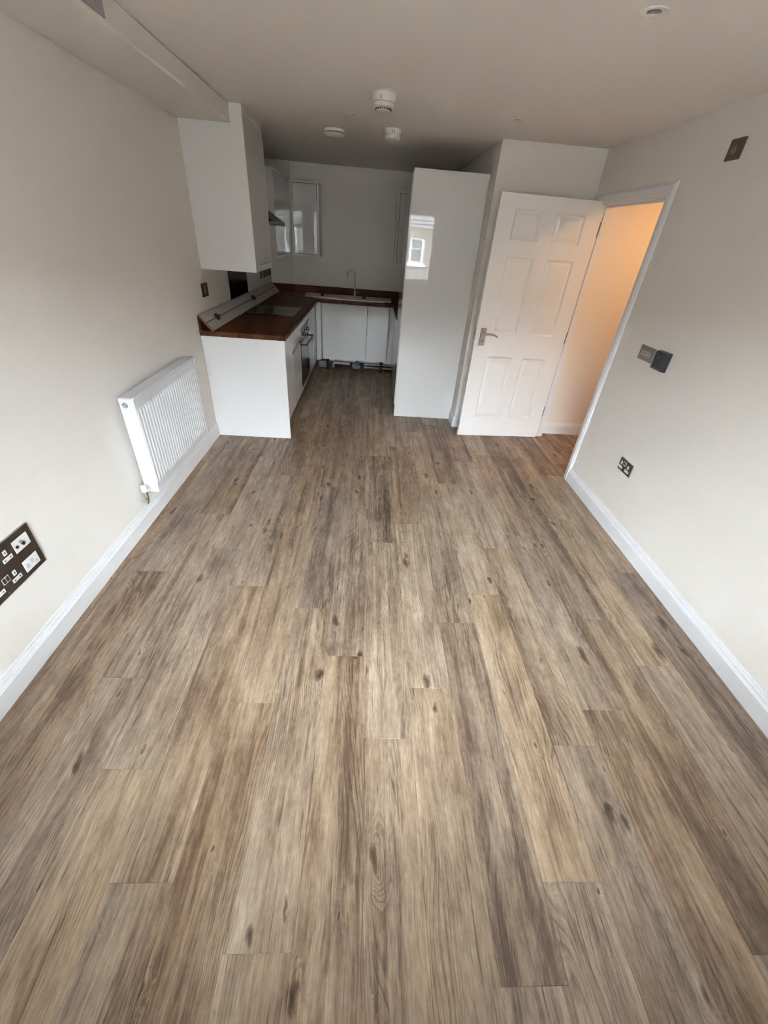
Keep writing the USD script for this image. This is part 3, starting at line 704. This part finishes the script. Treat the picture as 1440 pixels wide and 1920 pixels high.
for m_ in slots(x, y, 0.0668, H - 0.032, H - 0.012, 3, 0.003, 0.0035, start=-math.pi / 2 - 0.25): part(t, 'slot', m_, 'dark')
x, y = 1.492, 4.165
t = thing('smoke_alarm', 'smaller white round heat alarm farther into the kitchen', 'smoke alarm', (x, y, H - 0.063))
part(t, 'base', lathe([(0, 0), (0.066, 0), (0.066, -0.005), (0.060, -0.032), (0.056, -0.0335), (0, -0.0335)], (x, y, H), 'z', 48), 'plastic', smooth=35)
part(t, 'head', lathe([(0, -0.0335), (0.052, -0.0335), (0.052, -0.0355), (0.0575, -0.0365), (0.0575, -0.056), (0.050, -0.062), (0, -0.063)], (x, y, H), 'z', 48), 'plastic', smooth=35)
for m_ in slots(x, y, 0.0632, H - 0.028, H - 0.010, 2, 0.003, 0.0035, start=-math.pi / 2 - 0.06, span=0.40): part(t, 'slot', m_, 'dark')
part(t, 'test_button', lathe([(0, 0), (0.0045, 0), (0.0035, 0.0025), (0, 0.003)], (x + 0.020, y - 0.0535, H - 0.044), '-y', 14), 'chrome', smooth=40)
x, y = 1.032, 4.385
t = thing('ceiling_vent', 'flat white round vent disc on the kitchen ceiling, left of the alarms', 'vent', (x, y, H - 0.04))
part(t, 'collar', lathe([(0, 0), (0.092, 0), (0.092, -0.006), (0.086, -0.017), (0, -0.017)], (x, y, H), 'z', 48), 'plastic', smooth=35)
part(t, 'neck', lathe([(0, -0.017), (0.070, -0.017), (0.070, -0.023), (0, -0.023)], (x, y, H), 'z', 40), 'dark', smooth=35)
part(t, 'disc', lathe([(0, -0.023), (0.084, -0.023), (0.086, -0.027), (0.070, -0.036), (0.03, -0.040), (0, -0.040)], (x, y, H), 'z', 48), 'plastic', smooth=35)

# ------------------------------------------------------------------ KITCHEN: left run
YB = 3.571
XF = 0.657                      # face of the left-hand doors
ZP, ZT, ZW = 0.135, 0.872, 0.913
solo('end_panel', cb(0.0015, 0.678, YB, YB + 0.018, 0, 0.8745), 'edge', 'large white end panel closing the left row of base cupboards', 'panel')

def base_unit(name, label, y0, y1, fronts, cat='cupboard', face=XF, sign=1, back=0.03, z0=ZP):
    """Base cupboard in the left (sign 1) or right (-1) row; fronts: list of (z0, z1)."""
    t = thing(name, label, cat, ((face + back) / 2, (y0 + y1) / 2, 0))
    xa, xb = (back, face - 0.0205) if sign > 0 else (face + 0.0205, back)
    part(t, 'carcass', cb(xa, xb, y0 + 0.001, y1 - 0.001, 0.15, ZT), 'carcass')
    for a, b in fronts:
        part(t, 'door' if len(fronts) == 1 else 'drawer_front', cb(min(face, face - sign * 0.019), max(face, face - sign * 0.019), y0 + 0.0025, y1 - 0.0025, a, b, 0.0022), 'gloss')
    for yy in (y0 + 0.07, y1 - 0.07):
        part(t, 'foot', lathe([(0, 0), (0.028, 0), (0.028, 0.008), (0.017, 0.014), (0.017, 0.1), (0.03, 0.14), (0.03, 0.15), (0, 0.15)], ((xb - 0.08) if sign > 0 else (xa + 0.08), yy, 0), 'z', 20), 'black', smooth=40)
    return t
base_unit('base_cupboard', 'glossy white base cupboard next to the end panel, left row', YB + 0.0195, 4.042, [(ZP, 0.868)])
base_unit('drawer_unit', 'glossy white unit of three drawers between the cupboard and the oven', 4.044, 4.566, [(ZP, 0.355), (0.359, 0.652), (0.672, 0.868)], 'drawer unit')
base_unit('base_cupboard', 'glossy white base cupboard on the far side of the oven', 5.205, 5.612, [(ZP, 0.868)])
base_unit('base_cupboard', 'narrow white base cupboard in the far left corner behind a dark gap', 5.635, 5.90, [(ZP, 0.868)])

# oven in its housing
t = thing('oven_housing', 'white cabinet frame around the built-in oven', 'cabinet', (0.34, 4.885, 0))
part(t, 'carcass', [cb(0.03, 0.636, 4.569, 4.585, 0.15, ZT), cb(0.03, 0.636, 5.187, 5.202, 0.15, ZT), cb(0.03, 0.636, 4.585, 5.187, 0.15, 0.166)], 'carcass')
part(t, 'lower_panel', cb(0.638, XF, 4.570, 5.201, ZP, 0.178), 'gloss')
part(t, 'upper_panel', cb(0.638, XF, 4.570, 5.201, 0.782, 0.868), 'gloss')
part(t, 'side_strip', cb(0.638, XF + 0.004, 5.188, 5.2015, 0.181, 0.779), 'edge')
for yy in (4.64, 5.13):
    part(t, 'foot', lathe([(0, 0), (0.028, 0), (0.028, 0.008), (0.017, 0.014), (0.017, 0.1), (0.03, 0.14), (0.03, 0.15), (0, 0.15)], (0.555, yy, 0), 'z', 20), 'black', smooth=40)
t = thing('oven', 'built-in black glass oven with two knobs and a bar handle', 'oven', (0.36, 4.885, 0.181))
part(t, 'body', cb(0.10, 0.640, 4.588, 5.184, 0.182, 0.776), 'black')
cp = part(t, 'control_panel', cb(0.640, 0.659, 4.573, 5.184, 0.658, 0.778), 'ovenpanel')
for yy in (4.70, 4.98):
    kn = part(cp, 'knob', lathe([(0, 0), (0.024, 0), (0.024, 0.005), (0.019, 0.007), (0.0175, 0.036), (0, 0.036)], (0.659, yy, 0.718), 'x', 28), 'black', smooth=40)
part(cp, 'knob_ring', [lathe([(0.0176, 0), (0.0195, 0), (0.0195, 0.012), (0.0176, 0.012), (0.0176, 0)], (0.673, yy, 0.718), 'x', 28) for yy in (4.70, 4.98)], 'chrome', smooth=40)
part(cp, 'display', cb(0.6588, 0.6598, 4.79, 4.89, 0.70, 0.74, 0), 'blackglass')
part(t, 'glass_door', cb(0.640, 0.660, 4.573, 5.184, 0.184, 0.652, 0.002), 'blackglass')
hd = part(t, 'handle', cb(0.705, 0.722, 4.60, 5.16, 0.613, 0.629, 0.004), 'black')
for yy in (4.612, 5.132): part(hd, 'post', cb(0.660, 0.708, yy, yy + 0.016, 0.614, 0.628, 0.002), 'black')

# worktop in a U, with sink cut-out
XW = 0.690
def u_top(d, z0, z1):
    pts = [(0.001, 3.556 + d), (XW - d, 3.556 + d), (XW - d, 5.905 - 0 + d), (1.678 + d, 5.905 + d), (1.678 + d, 4.936), (2.3265, 4.936), (2.3265, YK - 0.001), (0.001, YK - 0.001)]
    cs_ = m3.CrossSection([np.array(pts)])
    return m3.Manifold.extrude(cs_, z1 - z0).translate((0, 0, z0))
top = u_top(0.0025, 0.8755, ZW) + u_top(0.0, 0.8785, 0.910)
top = top - mbox(-0.1, 0.313, 6.434, 6.6, 0.8, 1.0)
SINK = (0.62, 1.56, 5.99, 6.395)
BOWL = (1.08, 1.50, 6.03, 6.345)
top = top - mbox(BOWL[0] - 0.004, BOWL[1] + 0.004, BOWL[2] - 0.004, BOWL[3] + 0.004, 0.8, 1.0)
solo('worktop', top, 'wood_y', 'dark red-brown hardwood worktop running around the kitchen', 'worktop')
us = thing('worktop_upstand', 'dark wood upstand strip along the back of the worktop', 'upstand', (0.5, 6.2, ZW))
part(us, 'left_strip', cb(0.001, 0.019, 3.56, 6.41, ZW + 0.0005, 1.011), 'wood_y')
part(us, 'back_strip', cb(0.001, 2.3265, 6.412, 6.4335, ZW + 0.0005, 1.011), 'wood_x')
part(us, 'right_strip', cb(2.309, 2.3265, 4.94, 6.41, ZW + 0.0005, 1.011), 'wood_y')

# hob
t = thing('hob', 'black glass hob set on the worktop in front of the splashback', 'hob', (0.35, 4.76, ZW))
part(t, 'glass', cb(0.105, 0.615, 4.47, 5.05, ZW + 0.0004, ZW + 0.0065, 0.0015), 'blackglass')
part(t, 'trim_edge', cb(0.50, 0.612, 4.466, 4.4705, ZW + 0.0004, ZW + 0.0065, 0.0006), 'chrome')
part(t, 'zone_ring', [lathe([(r - 0.0015, 0), (r, 0), (r, 0.0003), (r - 0.0015, 0.0003), (r - 0.0015, 0)], (cx, cy, ZW + 0.0064), 'z', 48) for cx, cy, r in ((0.24, 4.62, 0.08), (0.24, 4.90, 0.10), (0.45, 4.62, 0.10), (0.45, 4.90, 0.08))], 'grey')
solo('splashback', cb(0.0005, 0.0075, 4.505, 5.150, 1.0115, 1.654, 0.001), 'blackglass', 'black glass splashback on the left wall behind the hob', 'splashback')

# sink, tap
t = thing('sink', 'stainless steel inset sink in front of the tap, mostly covered by a board', 'sink', (1.1, 6.19, 0.74))
flange = mbox(SINK[0], SINK[1], SINK[2], SINK[3], ZW + 0.0004, ZW + 0.006) - mbox(*BOWL, 0.7, 1.0)
part(t, 'rim', flange, 'steel')
bowl = hull([(x, y, ZW + 0.001) for x in BOWL[:2] for y in BOWL[2:]] + [(x, y, 0.75) for x in (BOWL[0] + 0.03, BOWL[1] - 0.03) for y in (BOWL[2] + 0.03, BOWL[3] - 0.03)]) - hull([(x, y, ZW + 0.01) for x in (BOWL[0] + 0.002, BOWL[1] - 0.002) for y in (BOWL[2] + 0.002, BOWL[3] - 0.002)] + [(x, y, 0.753) for x in (BOWL[0] + 0.032, BOWL[1] - 0.032) for y in (BOWL[2] + 0.032, BOWL[3] - 0.032)])
part(t, 'bowl', bowl, 'steel')
part(t, 'drainer_rib', [cb(0.66 + 0, 1.02, 6.05 + 0.045 * i, 6.062 + 0.045 * i, ZW + 0.0055, ZW + 0.009, 0.002) for i in range(7)], 'steel')
t = thing('tap', 'slim metal swan-neck mixer tap behind the sink', 'tap', (1.155, 6.372, ZW))
tx, ty = 1.155, 6.371
part(t, 'base', lathe([(0, 0.006), (0.025, 0.006), (0.024, 0.012), (0.019, 0.016), (0.018, 0.060), (0.013, 0.066), (0, 0.066)], (tx, ty, ZW), 'z', 28), 'satin', smooth=40)
u_, v_ = (-1, -0.02, 0), (0, 0, 1)
neck = [(tx, ty, 0.96), (tx, ty, 1.10), (tx, ty, 1.185)] + arc((tx - 0.034, ty, 1.190), 0.034, math.pi, math.pi / 2, (-1, 0, 0), v_, 8)[0:] + [(tx - 0.06, ty, 1.224)] + arc((tx - 0.072, ty, 1.190), 0.034, math.pi / 2, 0, (-1, 0, 0), v_, 8) + [(tx - 0.106, ty, 1.150)]
part(t, 'spout', tube(neck, 0.0095, 16), 'satin', smooth=60)
part(t, 'lever', tube([(tx + 0.012, ty - 0.01, 0.965), (tx + 0.035, ty - 0.02, 0.968), (tx + 0.072, ty - 0.03, 0.980)], [0.0065, 0.006, 0.005], 12), 'chrome', smooth=40)

# sink run fronts
YF = 5.925
t = thing('sink_cupboard', 'white two-door base cupboard under the sink', 'cupboard', (1.19, 6.16, 0))
part(t, 'carcass', cb(0.735, 1.632, YF + 0.052, 6.40, 0.158, 0.735), 'carcass')
part(t, 'door', cb(0.737, 1.340, YF, YF + 0.019, 0.163, 0.868), 'gloss')
part(t, 'door', cb(1.349, 1.632, YF, YF + 0.019, 0.163, 0.868), 'gloss')
for a in (0.80, 1.57):
    part(t, 'foot', lathe([(0, 0), (0.028, 0), (0.028, 0.008), (0.017, 0.014), (0.017, 0.1), (0.03, 0.148), (0.03, 0.158), (0, 0.158)], (a, YF + 0.10, 0), 'z', 20), 'black', smooth=40)
solo('corner_post', cb(0.662, 0.729, YF - 0.014, YF + 0.019, 0.155, 0.8745), 'gloss', 'white corner post left of the sink cupboard', 'corner post')
solo('corner_post', cb(1.640, 1.703, YF - 0.004, YF + 0.019, 0.155, 0.8745), 'gloss', 'white corner post right of the sink cupboard', 'corner post')
base_unit('base_cupboard', 'white base cupboard facing left, between the sink and the tall cupboard', 4.955, 5.915, [(0.155, 0.868)], face=1.705, sign=-1, back=2.322)

# pipes under the sink
t = thing('waste_pipe', 'white waste pipe and trap in the dark gap under the sink cupboard', 'pipe', (1.1, 6.2, 0))
part(t, 'pipe', tube([(0.875, 6.12, 0.004), (0.875, 6.12, 0.045)] + arc((0.9, 6.12, 0.045), 0.025, math.pi, math.pi / 2, (1, 0, 0), (0, 0, 1), 6) + [(0.93, 6.12, 0.07), (1.02, 6.12, 0.067), (1.115, 6.12, 0.062)], 0.021, 16), 'pipe', smooth=40)
part(t, 'trap', tube(arc((0.94, 6.13, 0.082), 0.032, 0, math.pi, (1, 0, 0), (0, 0, 1), 12), 0.016, 14), 'pipe', smooth=40)
t = thing('pipe_fitting', 'grey pipe fitting with a round port under the sink cupboard', 'pipe fitting', (1.2, 6.13, 0))
part(t, 'body', [cb(1.145, 1.27, 6.10, 6.16, 0.022, 0.062, 0.008), cyl((1.17, 6.13, 0.06), (1.25, 6.13, 0.095), 0.022), cyl((1.215, 6.10, 0.07), (1.215, 6.17, 0.07), 0.03)], 'greypipe', smooth=40)
part(t, 'port', lathe([(0.012, 0), (0.019, 0), (0.019, 0.01), (0.012, 0.01), (0.012, 0)], (1.215, 6.10, 0.07), '-y', 20), 'dark')
part(t, 'stand', cb(1.16, 1.26, 6.11, 6.15, 0.001, 0.024, 0.002), 'greypipe')
for z, r, lab in ((0.062, 0.011, 'upper of the two thin pipes along the wall under the sink cupboard'), (0.018, 0.011, 'lower of the two thin pipes along the wall under the sink cupboard')):
    t = thing('supply_pipe', lab, 'pipe', (1.55, 6.16, z))
    part(t, 'pipe', cyl((1.33, 6.16, z), (2.30, 6.16, z), r, 14), 'pipe', smooth=40)
    part(t, 'coupling', cyl((1.325, 6.16, z), (1.372, 6.16, z), 0.017, 16), 'pipe', smooth=40)
solo('small_box', cb(0.665, 0.80, 6.10, 6.30, 0.001, 0.088, 0.003), 'greypipe', 'small grey box on the floor in the far left gap under the corner post', 'box')

# ------------------------------------------------------------------ KITCHEN: loose plinth boards
def slanted(p0, p1, w0, n, thick):
    """Board between p0 and p1 (lower edge), width vector w0, thickness along n."""
    p0, p1, w0, n = map(lambda q: np.array(q, float), (p0, p1, w0, n)); n = n / np.linalg.norm(n) * thick
    return hull([p0, p1, p0 + w0, p1 + w0, p0 + n, p1 + n, p0 + w0 + n, p1 + w0 + n])
t = thing('plinth_board', 'long white plinth board with clips leaning on the left wall along the worktop', 'plinth board', (0.07, 4.9, ZW))
A0, A1 = np.array((0.122, 3.54, ZW + 0.0006)), np.array((0.122, 6.33, ZW + 0.0006))
wv = np.array((-0.100, 0, 0.108)); nv_ = np.array((-0.108, 0, -0.100)); nv_ = nv_ / np.linalg.norm(nv_)
half = wv * 0.475
TH = 0.015
zoff = np.array((0, 0, 0.0105))
part(t, 'lower_face', slanted(A0 + zoff, A1 + zoff, half, nv_, TH), 'plinth')
part(t, 'upper_face', slanted(A0 + zoff + wv * 0.525, A1 + zoff + wv * 0.525, half, nv_, TH), 'plinth')
part(t, 'groove', slanted(A0 + zoff + wv * 0.47 + nv_ * 0.004, A1 + zoff + wv * 0.47 + nv_ * 0.004, wv * 0.06, nv_, TH * 0.6), 'dark')
part(t, 'end_edging', slanted(A0 + zoff - (0, 0.0016, 0), A0 + zoff - (0, 0.0001, 0), wv, nv_, TH), 'brown')
for yy in (3.79, 5.06):
    c = A0 + zoff + wv * 0.47; c[1] = yy
    ck = part(t, 'clip', slanted(c - nv_ * 0.016 - wv * 0.14, c - nv_ * 0.016 - wv * 0.14 + (0, 0.04, 0), wv * 0.34, nv_, 0.0165), 'black', label='black plinth clip')
    part(ck, 'clip_arm', slanted(c - nv_ * 0.012 - wv * 0.01 + (0, 0.04, 0), c - nv_ * 0.012 - wv * 0.01 + (0, 0.085, 0), wv * 0.1, nv_, 0.0125), 'black')
c = A0 + zoff + wv * 0.43; c[1] = 3.93
part(t, 'sealing_strip', slanted(c - nv_ * 0.002, c - nv_ * 0.002 + (0, 0.75, 0), wv * 0.06, nv_, 0.0025), 'grey')
t = thing('plinth_board', 'shorter white plinth board lying over the sink', 'plinth board', (1.08, 6.05, ZW))
L0, L1 = np.array((0.515, 5.985, ZW + 0.0075)), np.array((1.652, 5.985, ZW + 0.0075))
wv2 = np.array((0, 0.085, 0.026)); nv2 = np.array((0, -0.026, 0.085))
part(t, 'board', slanted(L0, L1, wv2, nv2, 0.016), 'plinth')
for xx in (0.72, 1.27):
    c = np.array((xx, 5.985, ZW + 0.0075)) + wv2 * 0.3 + nv2 / np.linalg.norm(nv2) * 0.016
    part(t, 'clip', slanted(c, c + (0.04, 0, 0), wv2 * 0.35, nv2, 0.014), 'black')

# ------------------------------------------------------------------ KITCHEN: wall cupboards, left
YU = 3.824
t = thing('tall_wall_cupboard', 'tall white wall cupboard reaching the ceiling, notched around the beam', 'cupboard', (0.22, 4.14, 1.329))
ep = (mbox(0.0008, 0.4427, YU, YU + 0.018, 1.3292, H - 0.0005) - mbox(-0.1, BX + 0.001, YU - 0.1, YU + 0.1, BZ - 0.001, H + 0.1))
part(t, 'end_panel', ep, 'edge')
part(t, 'carcass', cb(0.0008, 0.418, YU + 0.0185, 4.448, 1.345, BZ - 0.004), 'carcass')
part(t, 'door', cb(0.419, 0.4375, YU + 0.0195, 4.446, 1.378, 2.272), 'gloss')
part(t, 'top_filler', cb(0.400, 0.4365, YU + 0.0195, 4.446, 2.276, H - 0.0005), 'edge')
part(t, 'pelmet', cb(0.400, 0.4365, YU + 0.0195, 4.446, 1.3292, 1.373), 'edge')
part(t, 'far_panel', cb(0.0008, 0.4375, 4.449, 4.465, 1.3292, BZ - 0.004), 'edge')

t = thing('cooker_hood', 'dark stainless chimney cooker hood with sloping canopy', 'cooker hood', (0.25, 4.77, 1.655))
part(t, 'lip', cb(0.009, 0.462, 4.530, 5.130, 1.657, 1.688, 0.002), 'hood')
part(t, 'canopy', hull([(x, y, 1.688) for x in (0.009, 0.460) for y in (4.532, 5.128)] + [(x, y, 1.850) for x in (0.009, 0.22) for y in (4.71, 4.95)]), 'hood')
part(t, 'chimney', cb(0.009, 0.215, 4.715, 4.945, 1.850, H - 0.001, 0.002), 'hood')
part(t, 'button', [cyl((0.461, 4.60 + 0.03 * i, 1.672), (0.466, 4.60 + 0.03 * i, 1.672), 0.006, 12) for i in range(4)], 'chrome')

def framed(name, label, face, a0, a1, z0, z1, deep, axis, edge=0.020):
    """Wall cupboard whose inset glossy door sits inside a pale edge frame. axis 'x': front faces +x, runs along y; 'y': front faces -y, runs along x."""
    def bx(p0, p1, d0, d1, q0, q1, c=0.001):
        return cb(face - d1, face - d0, p0, p1, q0, q1, c) if axis == 'x' else cb(p0, p1, face + d0, face + d1, q0, q1, c)
    base = (face - deep / 2, (a0 + a1) / 2, z0) if axis == 'x' else ((a0 + a1) / 2, face + deep / 2, z0)
    t = thing(name, label, 'cupboard', base)
    part(t, 'side_panel', bx(a0, a0 + edge, 0, deep, z0, z1), 'edge')
    part(t, 'side_panel', bx(a1 - edge, a1, 0, deep, z0, z1), 'edge')
    part(t, 'top_panel', bx(a0 + edge, a1 - edge, 0, deep, z1 - edge, z1), 'edge')
    part(t, 'bottom_panel', bx(a0 + edge, a1 - edge, 0, deep, z0, z0 + edge), 'edge')
    part(t, 'back_panel', bx(a0 + edge, a1 - edge, 0.03, deep, z0 + edge, z1 - edge), 'dark')
    part(t, 'door', bx(a0 + edge + 0.0045, a1 - edge - 0.0045, 0.001, 0.019, z0 + edge + 0.0045, z1 - edge - 0.0045), 'gloss')
    return t
framed('wall_cupboard', 'glossy white wall cupboard on the left wall past the cooker hood', 0.362, 5.14, 6.125, 1.374, 2.128, 0.361, 'x')
framed('wall_cupboard', 'glossy white wall cupboard on the end wall, left of the tap', 6.128, 0.366, 0.702, 1.366, 2.119, 0.300, 'y')
framed('wall_cupboard', 'glossy white wall cupboard on the end wall, half hidden by the tall cupboard', 6.128, 1.662, 2.20, 1.356, 2.105, 0.345, 'y')

# tall cupboard on the right
t = thing('tall_cupboard', 'tall glossy white cupboard whose side panel mirrors the window', 'cupboard', (2.0, 4.62, 0))
part(t, 'side_panel', cb(1.6914, 2.3265, 4.3115, 4.3295, 0.0005, 2.1277, 0.001), 'gloss')
part(t, 'carcass', cb(1.712, 2.3265, 4.331, 4.912, 0.15, 2.106), 'carcass')
part(t, 'door', cb(1.684, 1.703, 4.346, 4.928, 0.125, 2.094), 'gloss')
part(t, 'far_panel', cb(1.712, 2.3265, 4.914, 4.932, 0.0005, 2.1277), 'edge')
part(t, 'top_panel', cb(1.700, 2.3265, 4.331, 4.912, 2.108, 2.126), 'edge')
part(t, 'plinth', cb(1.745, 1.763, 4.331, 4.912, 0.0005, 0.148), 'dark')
